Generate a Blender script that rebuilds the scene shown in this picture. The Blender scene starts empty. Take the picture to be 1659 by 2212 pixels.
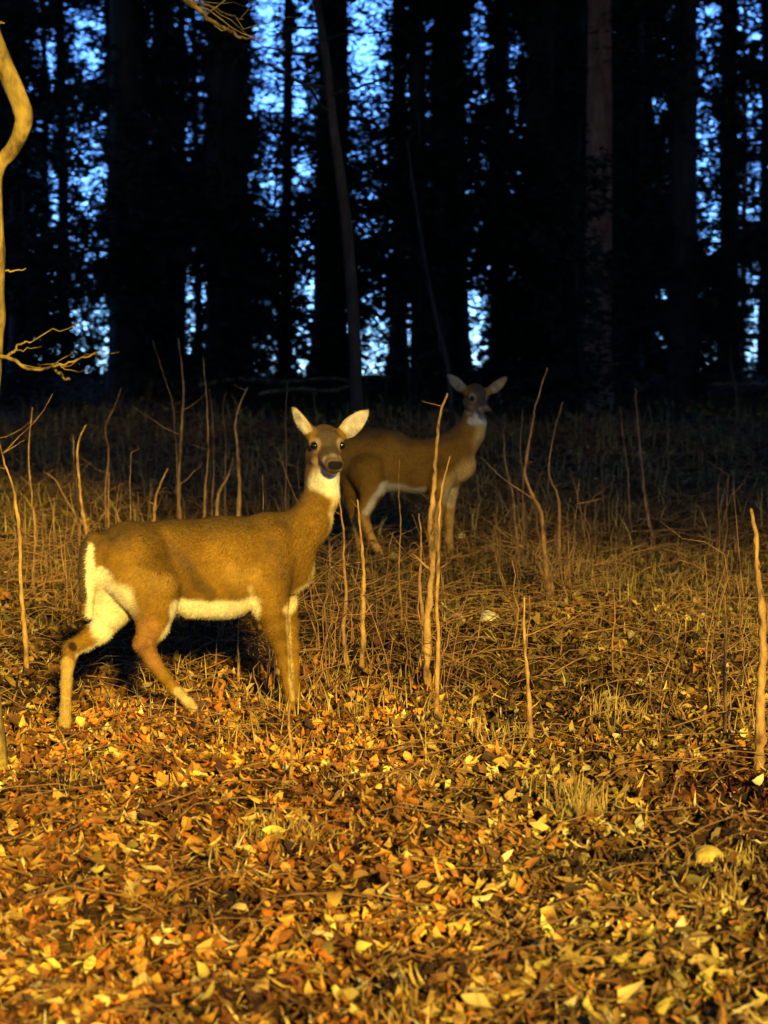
import bpy, math
import numpy as np
from mathutils import Vector, Matrix

S = bpy.context.scene
COL = S.collection
rng = np.random.default_rng(11)

# ------------------------------------------------------------------ camera, sky, sun
F = 4200.0                      # focal length in pixels of a 1659 x 2212 picture
CX, CY, YH = 829.5, 1106.0, 830.0
CAMZ = 1.83
TH = math.atan((CY - YH) / F)   # camera looks a little down
cam_d = bpy.data.cameras.new('camera')
cam = bpy.data.objects.new('camera', cam_d); COL.objects.link(cam)
cam.location = (0, 0, CAMZ)
cam.rotation_euler = (math.pi/2 - TH, 0, 0)
cam_d.sensor_fit = 'HORIZONTAL'; cam_d.sensor_width = 36
cam_d.lens = F / 1659 * 36
cam_d.clip_start = 0.1; cam_d.clip_end = 3000
cam_d.dof.use_dof = True; cam_d.dof.focus_distance = 8.2; cam_d.dof.aperture_fstop = 4.3
S.camera = cam

SUN_AZ, SUN_EL = math.radians(13), math.radians(16.5)   # low sun behind the camera, to its right
SV = Vector((math.sin(SUN_AZ)*math.cos(SUN_EL), -math.cos(SUN_AZ)*math.cos(SUN_EL), math.sin(SUN_EL)))
TE = math.tan(SUN_EL) / math.cos(SUN_AZ)                # height gained per metre of depth towards the sun
TX = math.tan(SUN_AZ)
w = bpy.data.worlds.new('World'); S.world = w; w.use_nodes = True
nt = w.node_tree; nt.nodes.clear()
sky = nt.nodes.new('ShaderNodeTexSky'); sky.sky_type = 'NISHITA'; sky.sun_disc = False
sky.sun_elevation = SUN_EL; sky.sun_rotation = math.pi - SUN_AZ
sky.altitude = 3500; sky.air_density = 1.0; sky.dust_density = 0.0; sky.ozone_density = 3.0
tint = nt.nodes.new('ShaderNodeMix'); tint.data_type = 'RGBA'; tint.blend_type = 'MULTIPLY'
tint.inputs[0].default_value = 1.0; tint.inputs[7].default_value = (0.42, 0.66, 1.15, 1)
bg = nt.nodes.new('ShaderNodeBackground'); bg.inputs[1].default_value = 0.36
wo = nt.nodes.new('ShaderNodeOutputWorld')
nt.links.new(sky.outputs[0], tint.inputs[6]); nt.links.new(tint.outputs[2], bg.inputs[0]); nt.links.new(bg.outputs[0], wo.inputs[0])

sl = bpy.data.lights.new('sun', 'SUN'); sl.energy = 5.0; sl.color = (1.0, 0.71, 0.14); sl.angle = math.radians(4.5)
so = bpy.data.objects.new('sun', sl); COL.objects.link(so)
so.rotation_euler = SV.to_track_quat('Z', 'Y').to_euler()
so.location = SV * 60
vs = S.view_settings
S.display_settings.display_device = 'sRGB'
vs.view_transform = 'Standard'; vs.look = 'None'; vs.exposure = 0.95; vs.gamma = 1.0; vs.use_curve_mapping = False
S.cycles.max_bounces = 4; S.cycles.diffuse_bounces = 2; S.cycles.glossy_bounces = 2
S.cycles.use_denoising = True

# ------------------------------------------------------------------ helpers
def ray(X, Y):
    u, v = (X - CX) / F, (Y - CY) / F
    return (u, math.cos(TH) - v*math.sin(TH), -math.sin(TH) - v*math.cos(TH))
def at(X, Y, d):
    r = ray(X, Y); t = d / r[1]
    return np.array((r[0]*t, d, CAMZ + r[2]*t))
def project(P):
    P = np.asarray(P); x, y, z = P[..., 0], P[..., 1], P[..., 2] - CAMZ
    f = y*math.cos(TH) - z*math.sin(TH); u = y*math.sin(TH) + z*math.cos(TH)
    f = np.maximum(f, .05)
    return CX + F*x/f, CY - F*u/f

def smooth01(x): x = np.clip(x, 0, 1); return x*x*(3-2*x)
class Noise:
    def __init__(s, seed, n=14):
        r = np.random.default_rng(seed)
        s.k = r.normal(size=(n, 3)); s.k /= np.linalg.norm(s.k, axis=1)[:, None]
        s.k *= r.uniform(.6, 1.9, n)[:, None]; s.p = r.uniform(0, 6.28, n); s.n = n
    def __call__(s, P, f=1.0):
        P = np.asarray(P, dtype=np.float64)*f
        o = np.zeros(P.shape[:-1])
        for k, p in zip(s.k, s.p): o += np.sin(P @ k * 2.2 + p)
        return o / math.sqrt(s.n)
N1, N2, N3 = Noise(1), Noise(2), Noise(3)

def G(x, y):
    """height of the ground: a gentle rise to a low crest, falling away behind it"""
    x = np.asarray(x, float); y = np.asarray(y, float)
    yy = np.clip(y, -6, 31)
    z = 0.0576*yy + 0.0017*np.maximum(yy - 19, 0)**2
    z = z - 0.0045*np.maximum(y - 31, 0)**2 * (y < 60) - (y >= 60)*(0.0045*29**2 + .02*(np.minimum(y, 300) - 60))
    P = np.stack([x, y, np.zeros_like(x + y)], -1) if x.shape == y.shape else np.stack(np.broadcast_arrays(x, y, 0*x), -1)
    amp = np.clip((y + 10)/16, .2, 1)
    z = z + amp*(0.03*N1(P, .55) + 0.012*N2(P, 2.1))
    return z
def LB(x, y):
    """height of the heaped leaves above the soil"""
    P = np.stack([np.asarray(x, float), np.asarray(y, float), 0*np.asarray(x, float)], -1)
    return .004 + .016*N1(P, 4.3) + .013*N2(P, 9.0) + .006*N3(P, 17)
def gz(x, y): return float(G(np.array([x]), np.array([y]))[0])
def ground_at(X, Y):
    r = ray(X, Y); lo, hi = 2.0, 31.0
    for _ in range(40):
        m = (lo + hi)/2; t = m/r[1]
        if CAMZ + r[2]*t > gz(r[0]*t, m): lo = m
        else: hi = m
    return lo

def link(o, parent=None):
    COL.objects.link(o)
    if parent: o.parent = parent
    return o
def npmesh(name, V, faces, material=None, parent=None, col=None, smooth=True, loc=None):
    """faces: list of (k, array of m x k indices)"""
    me = bpy.data.meshes.new(name)
    V = np.asarray(V, np.float32)
    if loc is not None: V = V - np.asarray(loc, np.float32)
    if not isinstance(faces, list): faces = [faces]
    faces = [np.asarray(f, np.int32) for f in faces if len(f)]
    me.vertices.add(len(V)); me.vertices.foreach_set('co', V.ravel())
    nl = sum(f.size for f in faces); npl = sum(len(f) for f in faces)
    me.loops.add(nl); me.loops.foreach_set('vertex_index', np.concatenate([f.ravel() for f in faces]))
    me.polygons.add(npl)
    sizes = np.concatenate([np.full(len(f), f.shape[1]) for f in faces])
    st = np.concatenate([[0], np.cumsum(sizes)[:-1]]).astype(np.int32)
    me.polygons.foreach_set('loop_start', st)
    me.update(calc_edges=True)
    me.polygons.foreach_set('use_smooth', np.full(npl, smooth))
    if col is not None:
        a = me.color_attributes.new('Col', 'FLOAT_COLOR', 'POINT')
        c = np.ones((len(V), 4), np.float32); c[:, :3] = col
        a.data.foreach_set('color', c.ravel())
    me.validate(); me.update()
    if material: me.materials.append(material)
    o = bpy.data.objects.new(name, me); link(o, parent)
    if loc is not None and parent is None: o.location = loc
    return o
def tag(o, label=None, cat=None, group=None, kind=None):
    if label: o['label'] = label
    if cat: o['category'] = cat
    if group: o['group'] = group
    if kind: o['kind'] = kind
    return o
def thing(name, loc, label, cat, group=None):
    o = bpy.data.objects.new(name, None); o.empty_display_size = .2; o.location = loc
    link(o); return tag(o, label, cat, group)

def tube(pts, rad, sides=8, rough=0.0, seed=0, cap=True):
    pts = np.asarray(pts, float); n = len(pts)
    rad = np.broadcast_to(np.asarray(rad, float), (n,))
    T = np.gradient(pts, axis=0); T /= np.linalg.norm(T, axis=1)[:, None] + 1e-9
    ref = np.array([.31, .93, .17]); 
    if abs(T.mean(0) @ ref) > .85: ref = np.array([.9, -.1, .4])
    A = np.cross(T, ref); A /= np.linalg.norm(A, axis=1)[:, None]; B = np.cross(T, A)
    th = np.linspace(0, 2*math.pi, sides, endpoint=False)
    R = rad[:, None]*np.ones((1, sides))
    if rough:
        r = np.random.default_rng(seed)
        ridge = r.normal(size=(1, sides))*.5 + r.normal(size=(n, sides))*.5
        R = R*(1 + rough*ridge)
    V = pts[:, None, :] + R[..., None]*(A[:, None, :]*np.cos(th)[None, :, None] + B[:, None, :]*np.sin(th)[None, :, None])
    V = V.reshape(-1, 3)
    i = np.arange(n-1)[:, None]*sides; j = np.arange(sides)[None, :]; k = (j + 1) % sides
    Q = np.stack([i + j, i + k, i + sides + k, i + sides + j], -1).reshape(-1, 4)
    if cap:
        V = np.vstack([V, pts[-1:] + T[-1]*rad[-1]*.8]); top = len(V)-1
        b = (n-1)*sides
        Tn = np.stack([b + j[0], b + k[0], np.full(sides, top)], -1)
        return V, Q, Tn
    return V, Q, np.zeros((0, 3), int)
class Acc:
    def __init__(s): s.V, s.Q, s.T, s.C, s.n = [], [], [], [], 0
    def add(s, V, Q=None, T=None, C=None):
        V = np.asarray(V)
        if Q is not None and len(Q): s.Q.append(np.asarray(Q) + s.n)
        if T is not None and len(T): s.T.append(np.asarray(T) + s.n)
        s.V.append(V); s.n += len(V)
        if C is not None: s.C.append(np.broadcast_to(C, (len(V), 3)))
    def tube(s, *a, **k):
        V, Q, T = tube(*a, **k); s.add(V, Q, T); return V
    def build(s, name, m, parent=None, loc=None, smooth=True):
        V = np.vstack(s.V); f = []
        if s.Q: f.append(np.vstack(s.Q))
        if s.T: f.append(np.vstack(s.T))
        return npmesh(name, V, f, m, parent, np.vstack(s.C) if s.C else None, smooth, loc)
def resample(pts, n):
    """smooth curve through the points"""
    pts = np.asarray(pts, float); m = len(pts)
    if m == 2: return pts[0] + (pts[1]-pts[0])*np.linspace(0, 1, n)[:, None]
    t = np.linspace(0, m-1, n); out = []
    for x in t:
        i = min(int(x), m-2); u = x - i
        p0, p1, p2, p3 = pts[max(i-1, 0)], pts[i], pts[i+1], pts[min(i+2, m-1)]
        out.append(.5*((2*p1) + (-p0+p2)*u + (2*p0-5*p1+4*p2-p3)*u*u + (-p0+3*p1-3*p2+p3)*u**3))
    return np.array(out)

# ------------------------------------------------------------------ materials
def mat(name, c1, c2=None, scale=8.0, rough=.85, bump=0.0, bscale=None, attr=False, stretch=(1, 1, 1), spec=.2, transl=0.0):
    m = bpy.data.materials.new(name); m.use_nodes = True
    t = m.node_tree; p = t.nodes['Principled BSDF']
    p.inputs['Roughness'].default_value = rough; p.inputs['Specular IOR Level'].default_value = spec
    tc = t.nodes.new('ShaderNodeTexCoord'); mp = t.nodes.new('ShaderNodeMapping'); mp.inputs['Scale'].default_value = stretch
    t.links.new(tc.outputs['Object'], mp.inputs[0])
    n = t.nodes.new('ShaderNodeTexNoise'); n.inputs['Scale'].default_value = scale; n.inputs['Detail'].default_value = 5; n.inputs['Roughness'].default_value = .65
    t.links.new(mp.outputs[0], n.inputs[0])
    r = t.nodes.new('ShaderNodeValToRGB'); r.color_ramp.elements[0].position = .34; r.color_ramp.elements[1].position = .66
    t.links.new(n.outputs[0], r.inputs[0])
    if attr:
        a = t.nodes.new('ShaderNodeVertexColor'); a.layer_name = 'Col'
        r.color_ramp.elements[0].color = (c1, c1, c1, 1); r.color_ramp.elements[1].color = (c2, c2, c2, 1)
        mx = t.nodes.new('ShaderNodeMix'); mx.data_type = 'RGBA'; mx.blend_type = 'MULTIPLY'; mx.inputs[0].default_value = 1
        t.links.new(a.outputs[0], mx.inputs[6]); t.links.new(r.outputs[0], mx.inputs[7]); out = mx.outputs[2]
    else:
        r.color_ramp.elements[0].color = (*c1, 1); r.color_ramp.elements[1].color = (*(c2 or c1), 1); out = r.outputs[0]
    t.links.new(out, p.inputs['Base Color'])
    if bump:
        n2 = t.nodes.new('ShaderNodeTexNoise'); n2.inputs['Scale'].default_value = bscale or scale*3; n2.inputs['Detail'].default_value = 4
        t.links.new(mp.outputs[0], n2.inputs[0])
        b = t.nodes.new('ShaderNodeBump'); b.inputs['Strength'].default_value = bump; b.inputs['Distance'].default_value = .01
        t.links.new(n2.outputs[0], b.inputs['Height']); t.links.new(b.outputs[0], p.inputs['Normal'])
    return m
M_soil = mat('forest_soil', (.035, .018, .006), (.13, .070, .020), 9, .95, .7, 40)
M_leaf = mat('dry_leaf', .72, 1.15, 60, .75, .25, 120, attr=True, spec=.25)
M_bark = mat('pine_bark', (.022, .016, .012), (.060, .042, .030), 9, .95, .8, 22, stretch=(1, 1, .25))
M_redbark = mat('red_pine_bark', (.20, .065, .032), (.44, .18, .10), 9, .95, .8, 22, stretch=(1, 1, .3))
M_needle = mat('pine_needles', (.010, .016, .008), (.030, .040, .018), 5, .8)
M_moss = mat('mossy_bark', (.06, .035, .010), (.38, .26, .05), 17, .95, 1.0, 30, stretch=(1, 1, .45))
M_stem = mat('sapling_bark', (.10, .05, .014), (.52, .31, .09), 16, .9, .9, 50, stretch=(1, 1, .6))
M_dull = mat('dull_sapling_bark', (.09, .045, .016), (.36, .20, .075), 16, .9, .8, 50, stretch=(1, 1, .6))
M_grey = mat('grey_bark', (.020, .013, .008), (.065, .043, .028), 14, .95, .6, 40, stretch=(1, 1, .3))
M_rock = mat('pale_stone', (.38, .34, .22), (.62, .58, .40), 14, .9, .6, 40)
M_yrock = mat('yellow_stone', (.30, .20, .04), (.66, .48, .10), 22, .9, .5, 40)
M_fur = mat('deer_coat', .80, 1.14, 55, .8, .5, 130, attr=True, spec=.15)
M_hair = mat('deer_hair', .75, 1.2, 30, .7, 0, attr=True, spec=.2)
M_eye = mat('deer_eye', (.004, .003, .002), (.008, .005, .003), 5, .08, spec=.6)
M_grass = mat('dry_grass', .7, 1.2, 12, .8, attr=True)

# ------------------------------------------------------------------ ground sheet
def graded(a, b, fine0, fine1, step, grow):
    xs = list(np.arange(fine0, fine1 + 1e-6, step)); s = step
    while xs[-1] < b: s *= grow; xs.append(xs[-1] + s)
    s = step; lo = []
    x = fine0
    while x > a: s *= grow; x -= s; lo.append(x)
    return np.array(lo[::-1] + xs)
gx = graded(-300, 300, -3, 3, .09, 1.10); gy = graded(-80, 900, 3.5, 13, .09, 1.07)
XX, YY = np.meshgrid(gx, gy)
ZZ = G(XX.ravel(), YY.ravel()) + .012*N3(np.stack([XX.ravel(), YY.ravel(), 0*XX.ravel()], -1), 5.5)
nx, ny = len(gx), len(gy)
ii = (np.arange(ny-1)[:, None]*nx + np.arange(nx-1)[None, :]).ravel()
ground = npmesh('ground', np.stack([XX.ravel(), YY.ravel(), ZZ - .035], -1), np.stack([ii, ii+1, ii+nx+1, ii+nx], -1), M_soil)
tag(ground, 'leaf covered forest floor rising gently to the dark trees', kind='structure')

# ------------------------------------------------------------------ leaf litter
def leaf_shape(nl=5, nw=3):
    u = np.linspace(0, 1, nl); v = np.linspace(-1, 1, nw)
    return u, v
LEAF_COLS = np.array([(.33, .185, .045), (.50, .31, .060), (.60, .43, .12), (.19, .085, .020), (.10, .052, .017),
                      (.42, .165, .026), (.66, .54, .25), (.27, .20, .045), (.045, .025, .010), (.55, .42, .07)])
LEAF_P = np.array([.15, .13, .055, .20, .19, .12, .025, .05, .09, .02])
def leaves_mesh(P, L, rng, tilt=.42, cols=None, cup=1.0, thin=None):
    """many curled leaves at points P with lengths L -> V, Q, C"""
    n = len(P); nl, nw = 5, 3
    u = np.linspace(0, 1, nl); prof = np.array([.08, .85, 1.0, .72, .03])
    v = np.array([-1, 0, 1.])
    asp = rng.uniform(.12, .30, n) if thin is None else np.full(n, thin); c1 = rng.normal(0, 1.3, n)*cup; c2 = rng.normal(.6, 1.5, n)*cup
    tw = rng.normal(0, .5, n)
    U = (u - .5)[None, :, None]*L[:, None, None]*np.ones((1, 1, nw))
    jag = 1 + rng.normal(0, .16, (n, nl, nw))
    W = v[None, None, :]*prof[None, :, None]*(asp*L)[:, None, None]*jag
    un = U/L[:, None, None]; wn = W/L[:, None, None]
    H = L[:, None, None]*(c1[:, None, None]*(un**2) + c2[:, None, None]*(wn**2)*1.6 + tw[:, None, None]*un*wn)
    loc = np.stack([U, W, H], -1).reshape(n, -1, 3)
    yaw = rng.uniform(0, 6.283, n); tx = rng.normal(0, tilt, n); ty = rng.normal(0, tilt, n)
    cy, sy, cx, sx, ct, st = np.cos(yaw), np.sin(yaw), np.cos(tx), np.sin(tx), np.cos(ty), np.sin(ty)
    Z0, I = np.zeros(n), np.ones(n)
    Rz = np.stack([cy, -sy, Z0, sy, cy, Z0, Z0, Z0, I], -1).reshape(n, 3, 3)
    Rx = np.stack([I, Z0, Z0, Z0, cx, -sx, Z0, sx, cx], -1).reshape(n, 3, 3)
    Ry = np.stack([ct, Z0, st, Z0, I, Z0, -st, Z0, ct], -1).reshape(n, 3, 3)
    R = Rz @ Rx @ Ry
    V = np.einsum('nij,nkj->nki', R, loc) + P[:, None, :]
    q = np.array([(i*nw+j, i*nw+j+1, (i+1)*nw+j+1, (i+1)*nw+j) for i in range(nl-1) for j in range(nw-1)])
    Q = (np.arange(n)[:, None, None]*(nl*nw) + q[None]).reshape(-1, 4)
    if cols is None:
        cols = LEAF_COLS[rng.choice(len(LEAF_COLS), n, p=LEAF_P/LEAF_P.sum())]
        cols = cols*rng.uniform(.75, 1.25, (n, 1))
    C = np.repeat(cols, nl*nw, axis=0)
    return V.reshape(-1, 3), Q, C
def scatter(n, d0, d1, rng, power=0.0, margin=1.35):
    out = []
    d = d0 + (d1-d0)*rng.uniform(0, 1, n)
    hw = d*.1975*margin + .5
    keep = rng.uniform(0, 1, n) < hw/hw.max()
    d, hw = d[keep], hw[keep]
    return rng.uniform(-1, 1, len(d))*hw, d
acc = Acc()
for (d0, d1, dens, lo, hi) in ((3.6, 8, 2500, .022, .066), (8, 11, 900, .028, .072), (11, 20, 130, .03, .09), (20, 32, 40, .06, .12)):
    hw = (d1*.1975*1.35 + .5); area = (d1-d0)*2*hw
    x, d = scatter(int(area*dens), d0, d1, rng)
    # patchiness: colour and depth of litter vary over the floor
    P2 = np.stack([x, d, 0*x], -1); pa = N2(P2, .8)
    z = G(x, d) + rng.uniform(-.004, .026, len(x)) + .010*np.maximum(pa, 0)
    L = lo*.8 + (hi*1.15 - lo*.8)*rng.uniform(0, 1, len(x))**1.7
    cols = LEAF_COLS[rng.choice(len(LEAF_COLS), len(x), p=LEAF_P/LEAF_P.sum())]*rng.uniform(.7, 1.25, (len(x), 1))
    red = np.clip(N3(P2, .55)*1.1, 0, 1)[:, None]; wet = smooth01(1.25 - np.hypot((x - 1.35)/.55, (d - 6.6)/.75))[:, None]
    cols = cols*(1 - red*np.array([.05, .30, .5])) * (1 + .45*N1(P2, 1.1)[:, None]) * np.clip(1 + .42*N2(P2, 5.5)[:, None], .25, 1.8) * (1 - wet*np.array([.55, .78, .85]))
    hb = LB(x, d); e = .012; sx, sy = (LB(x + e, d) - hb)/e, (LB(x, d + e) - hb)/e
    V, Q, C = leaves_mesh(np.stack([x, d, z], -1), L, rng, .44, np.clip(cols*np.array([1, 1.06, 1])*(1 - .52*smooth01((d - 7.7)/1.8))[:, None], .01, .75), .85)  # leaf colour dimmed with distance: the fading light is painted into the litter
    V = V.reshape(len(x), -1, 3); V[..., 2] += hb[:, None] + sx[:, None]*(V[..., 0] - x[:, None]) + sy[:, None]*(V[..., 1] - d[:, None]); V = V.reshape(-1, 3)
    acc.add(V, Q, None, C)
# torn slivers, stalks and straw among the leaves
x, d = scatter(26000, 3.6, 10, rng); nS = len(x); hb = LB(x, d)
LEAF_KEEP = LEAF_COLS[np.array([0, 1, 2, 6, 3, 5])][rng.choice(6, nS, p=[.2, .2, .2, .1, .2, .1])]*rng.uniform(.6, 1.2, (nS, 1))
V, Q, C = leaves_mesh(np.stack([x, d, G(x, d) + hb + rng.uniform(.0, .03, nS)], -1), rng.uniform(.04, .11, nS), rng, .30, LEAF_KEEP*(1 - .42*smooth01((d - 7.9)/1.5))[:, None], .8, .045)  # slivers get the same painted light falloff with distance
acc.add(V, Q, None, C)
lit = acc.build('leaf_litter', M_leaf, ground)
tag(lit, 'brown and golden dead leaves spread over the forest floor', kind='stuff')
# the largest leaves near the camera, one by one
protos = []
r2 = np.random.default_rng(5)
for k in range(14):
    V, Q, C = leaves_mesh(np.zeros((1, 3)), np.array([1.0]), r2, .18, np.array([LEAF_COLS[(0, 1, 2, 5, 6, 9, 1, 2, 6, 1, 0, 9, 2, 7)[k]]*1.12]), .7)
    protos.append((V, Q, C))
pm = []
for (V, Q, C) in protos:
    o = npmesh('fallen_leaf', V, Q, M_leaf, ground, C); pm.append(o)
cnt = 0
while cnt < 285:
    Y = r2.uniform(1640, 2215)**1.0; X = r2.uniform(-10, 1670)
    if r2.uniform() > ((Y-1500)/700)**1.2: continue
    d = ground_at(X, min(Y, 2212)); p = at(X, min(Y, 2212), d)
    k = cnt % len(pm)
    o = pm[k] if cnt < len(pm) else pm[k].copy()
    if cnt >= len(pm): COL.objects.link(o)
    o.parent = ground
    o.location = (p[0], p[1], gz(p[0], p[1]) + float(LB(p[0], p[1])) + r2.uniform(.015, .035))
    s = r2.uniform(.045, .095); o.scale = (s, s, s)
    o.rotation_euler = (r2.normal(0.3, .35), r2.normal(0, .3), r2.uniform(0, 6.28))
    cnt += 1

# ------------------------------------------------------------------ dry grass, twigs
def blades(P, H, rng, lean=.5, wid=.004, seg=4):
    n = len(P); t = np.linspace(0, 1, seg)
    a = rng.uniform(0, 6.283, n); ln = rng.normal(0, lean, n)
    dirx, diry = np.cos(a), np.sin(a)
    bend = ln[:, None]*t[None, :]**1.7*H[:, None]
    c = np.stack([P[:, 0:1] + dirx[:, None]*bend, P[:, 1:2] + diry[:, None]*bend, P[:, 2:3] + t[None, :]*H[:, None]*np.cos(np.minimum(abs(ln), 1.2))[:, None]], -1)
    ww = (wid*(1 - t**2*.85))[None, :, None]
    b = rng.uniform(-.6, .6, n); side = np.stack([np.cos(b), np.sin(b), 0*a], -1)[:, None, :]
    V = np.stack([c - side*ww, c + side*ww], 2).reshape(-1, 3)
    q = np.array([(2*i, 2*i+1, 2*i+3, 2*i+2) for i in range(seg-1)])
    Q = (np.arange(n)[:, None, None]*(2*seg) + q[None]).reshape(-1, 4)
    return V, Q, 2*seg
acc = Acc()
GC = np.array([(.42, .30, .085), (.34, .22, .06), (.30, .24, .06), (.20, .13, .045)])
def grass_patch(x, d, hlo, hhi, lean, wid):
    n = len(x); P = np.stack([x, d, G(x, d) - .01], -1)
    V, Q, k = blades(P, rng.uniform(hlo, hhi, n), rng, lean, wid)
    acc.add(V, Q, None, np.repeat(GC[rng.integers(0, 4, n)]*rng.uniform(.7, 1.2, (n, 1)), k, axis=0))
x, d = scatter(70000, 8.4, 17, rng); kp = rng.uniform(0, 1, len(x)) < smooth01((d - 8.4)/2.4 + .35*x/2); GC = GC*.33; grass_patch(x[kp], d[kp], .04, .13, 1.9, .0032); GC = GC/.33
x, d = scatter(9000, 7.2, 13, rng); nn = N3(np.stack([x, d, 0*x], -1), .7)
kp = (nn + .5*(x/2) > .1*rng.normal(0, 1, len(x))); grass_patch(x[kp], d[kp], .05, .17, .9, .0028)
x, d = scatter(5000, 13, 24, rng); grass_patch(x, d, .08, .30, .8, .005)
for (X, Y, n, h) in ((1245, 1760, 160, .16), (870, 1720, 60, .10), (590, 1815, 60, .07), (170, 1700, 50, .10), (1600, 1900, 200, .08),
                     (880, 2170, 60, .07), (1330, 1560, 90, .16), (660, 1800, 50, .06), (1560, 1950, 90, .07), (560, 1790, 50, .06), (730, 1700, 60, .09), (1130, 1600, 50, .1)):
    d0 = ground_at(X, Y); p = at(X, Y, d0)
    grass_patch(p[0] + rng.normal(0, .055, n), p[1] + rng.normal(0, .09, n), h*.5, h, .7, .0032)
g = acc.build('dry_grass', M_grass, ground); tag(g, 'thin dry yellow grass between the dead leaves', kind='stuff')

acc = Acc()
def twig(p, L, yaw, rise, r, rr):
    n = 6; t = np.linspace(-.5, .5, n)
    c = p + np.stack([np.cos(yaw)*t*L, np.sin(yaw)*t*L, (0.25 - t**2)*L*rise*4 + t*rr.normal(0, .12)*L], -1) + rr.normal(0, .03*L, (n, 3))*np.array([1, 1, .5])
    acc.tube(c, r*np.linspace(1, .45, n), 4)
for k in range(1300):
    d = 22 - 17.4*rng.uniform(0, 1)**1.5; x = rng.uniform(-1, 1)*(d*.25 + .3)
    L = rng.uniform(.12, .5)*(1 + d/18)
    twig(np.array([x, d, gz(x, d) + .03]), L, rng.normal(0, .5), rng.uniform(.0, .22), rng.uniform(.0012, .0032)*(.6 + d/12), rng)
for k in range(1500):
    d = rng.uniform(8.6, 17); x = rng.uniform(-1, 1)*(d*.25 + .3)
    twig(np.array([x, d, gz(x, d) + .04]), rng.uniform(.12, .42), rng.normal(0, .45), rng.uniform(.0, .3), rng.uniform(.0014, .0030)*(.5 + d/16), rng)
tw = acc.build('fallen_twigs', M_dull, ground); tag(tw, 'fallen twigs and briars arching over the leaves', kind='stuff')

# ------------------------------------------------------------------ saplings and stems
def stem(pix, d, wpx, label, m, name='sapling', group=None, cat='sapling', base=True, branches=0, seed=0, dtop=None, w_end=.26):
    """pix: points from top to foot in picture pixels; the foot stands on the ground at depth d"""
    r = np.random.default_rng(seed + 100)
    pix = list(pix)
    n = len(pix); dt = d if dtop is None else dtop
    pts = np.array([at(X, Y, dt + (d-dt)*i/(n-1)) for i, (X, Y) in enumerate(pix)])[::-1]
    if base:
        pts[0, 2] = min(pts[0, 2], gz(pts[0, 0], pts[0, 1]) - .03)
    m_ = max(10, 5*n); c = resample(pts, m_)
    L = np.linalg.norm(pts[-1]-pts[0])
    c[1:-1] += r.normal(0, .0008 + .0008*L, (m_-2, 3))*np.array([1, 1, .2])
    rad = wpx/F*d/2*np.linspace(1.1, w_end, m_); rad[0] *= 1.25
    rad *= .92*(1 + r.normal(0, .13, m_))
    loc = c[0].copy()
    t = thing(name, loc, label, cat, group)
    A = Acc(); A.tube(c, rad, 8, .14, seed); A.build('trunk', m, t, loc)
    if True:
        for b in range(branches + 2):
            B = Acc()
            i = int(m_*r.uniform(.35, .97)); i = min(i, m_-1); a = r.uniform(0, 6.28); l = r.uniform(.07, .34)*min(1.5, L)*(1 if b < branches else .35)
            u = np.linspace(0, 1, 6)[:, None]
            e = c[i] + u*l*np.array([math.cos(a), .5*math.sin(a), 0]) + (u**1.3)*l*np.array([0, 0, r.uniform(.2, .9)]) + np.cumsum(r.normal(0, .02*l, (6, 3)), 0)*(u > 0)
            B.tube(e, rad[i]*.5*np.linspace(1, .3, 6), 5); B.build('twig', m, t, loc)
    return t
def dg(Y): return ground_at(CX, Y)

# the twisted tree on the left edge
D0 = ground_at(3, 1655)
tp = [(-60, -420), (-40, -180), (-22, 40), (0, 120), (28, 185), (48, 235), (50, 270), (30, 318), (3, 350), (-10, 385), (-9, 470), (-9, 600), (-3, 680), (-8, 730), (-15, 830), (-26, 950), (-28, 1200), (-22, 1450), (-12, 1660)]
pts = np.array([at(X, Y, D0 + .02*math.sin(i)) for i, (X, Y) in enumerate(tp)])[::-1]; pts[0, 2] = gz(pts[0, 0], pts[0, 1]) - .05
c = resample(pts, 90)
wid = np.interp(np.linspace(0, 1, 90), [0, .05, .3, .62, .72, .78, .86, 1], [72, 38, 30, 32, 42, 42, 38, 28])
rad = wid/F*D0/2
rad *= 1 + .5*np.exp(-((np.arange(90) - 36)/2.2)**2) * .7
loc = c[0].copy()
tw_tree = thing('twisted_tree', loc, 'twisted mossy golden trunk bending along the left edge of the picture', 'tree')
A = Acc(); A.tube(c, rad, 20, .075, 3); A.build('trunk', M_moss, tw_tree, loc)
def bough(pix, d0, d1, w0, w1, name, parent, loc, m, seed=0, side=0):
    r = np.random.default_rng(seed); n = len(pix)
    p = np.array([at(X, Y, d0 + (d1-d0)*i/(n-1)) for i, (X, Y) in enumerate(pix)])
    cc = resample(p, 8*n); cc[1:] += np.cumsum(r.normal(0, .0025, (8*n-1, 3)), 0)
    A = Acc(); A.tube(cc, np.linspace(w0, w1, 8*n)/F*d0/2, 7, .06, seed)
    for b in range(side):
        i = r.integers(6, 8*n-2); l = r.uniform(.08, .35); a = r.normal(0, .7) + (0 if cc[-1, 0] > cc[0, 0] else math.pi)
        u = np.linspace(0, 1, 7)[:, None]
        e = cc[i] + u*l*np.array([math.cos(a), r.normal(0, .3), math.sin(a)*.8]) + np.cumsum(r.normal(0, .012, (7, 3)), 0)*(u > 0)
        A.tube(e, w1/F*d0/2*np.linspace(.9, .35, 7), 5)
    return A.build(name, m, parent, loc)
bough([(-8, 772), (25, 776), (68, 800), (118, 786), (160, 768), (207, 742)], D0, D0 - .2, 10, 2.5, 'branch', tw_tree, loc, M_moss, 1, 3)
bough([(0, 777), (30, 768), (52, 757), (80, 752)], D0, D0 + .2, 8, 3, 'branch', tw_tree, loc, M_moss, 2, 2)
bough([(112, 790), (125, 806), (142, 816), (158, 820)], D0 - .1, D0, 7, 4, 'branch', tw_tree, loc, M_moss, 3, 0)
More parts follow.
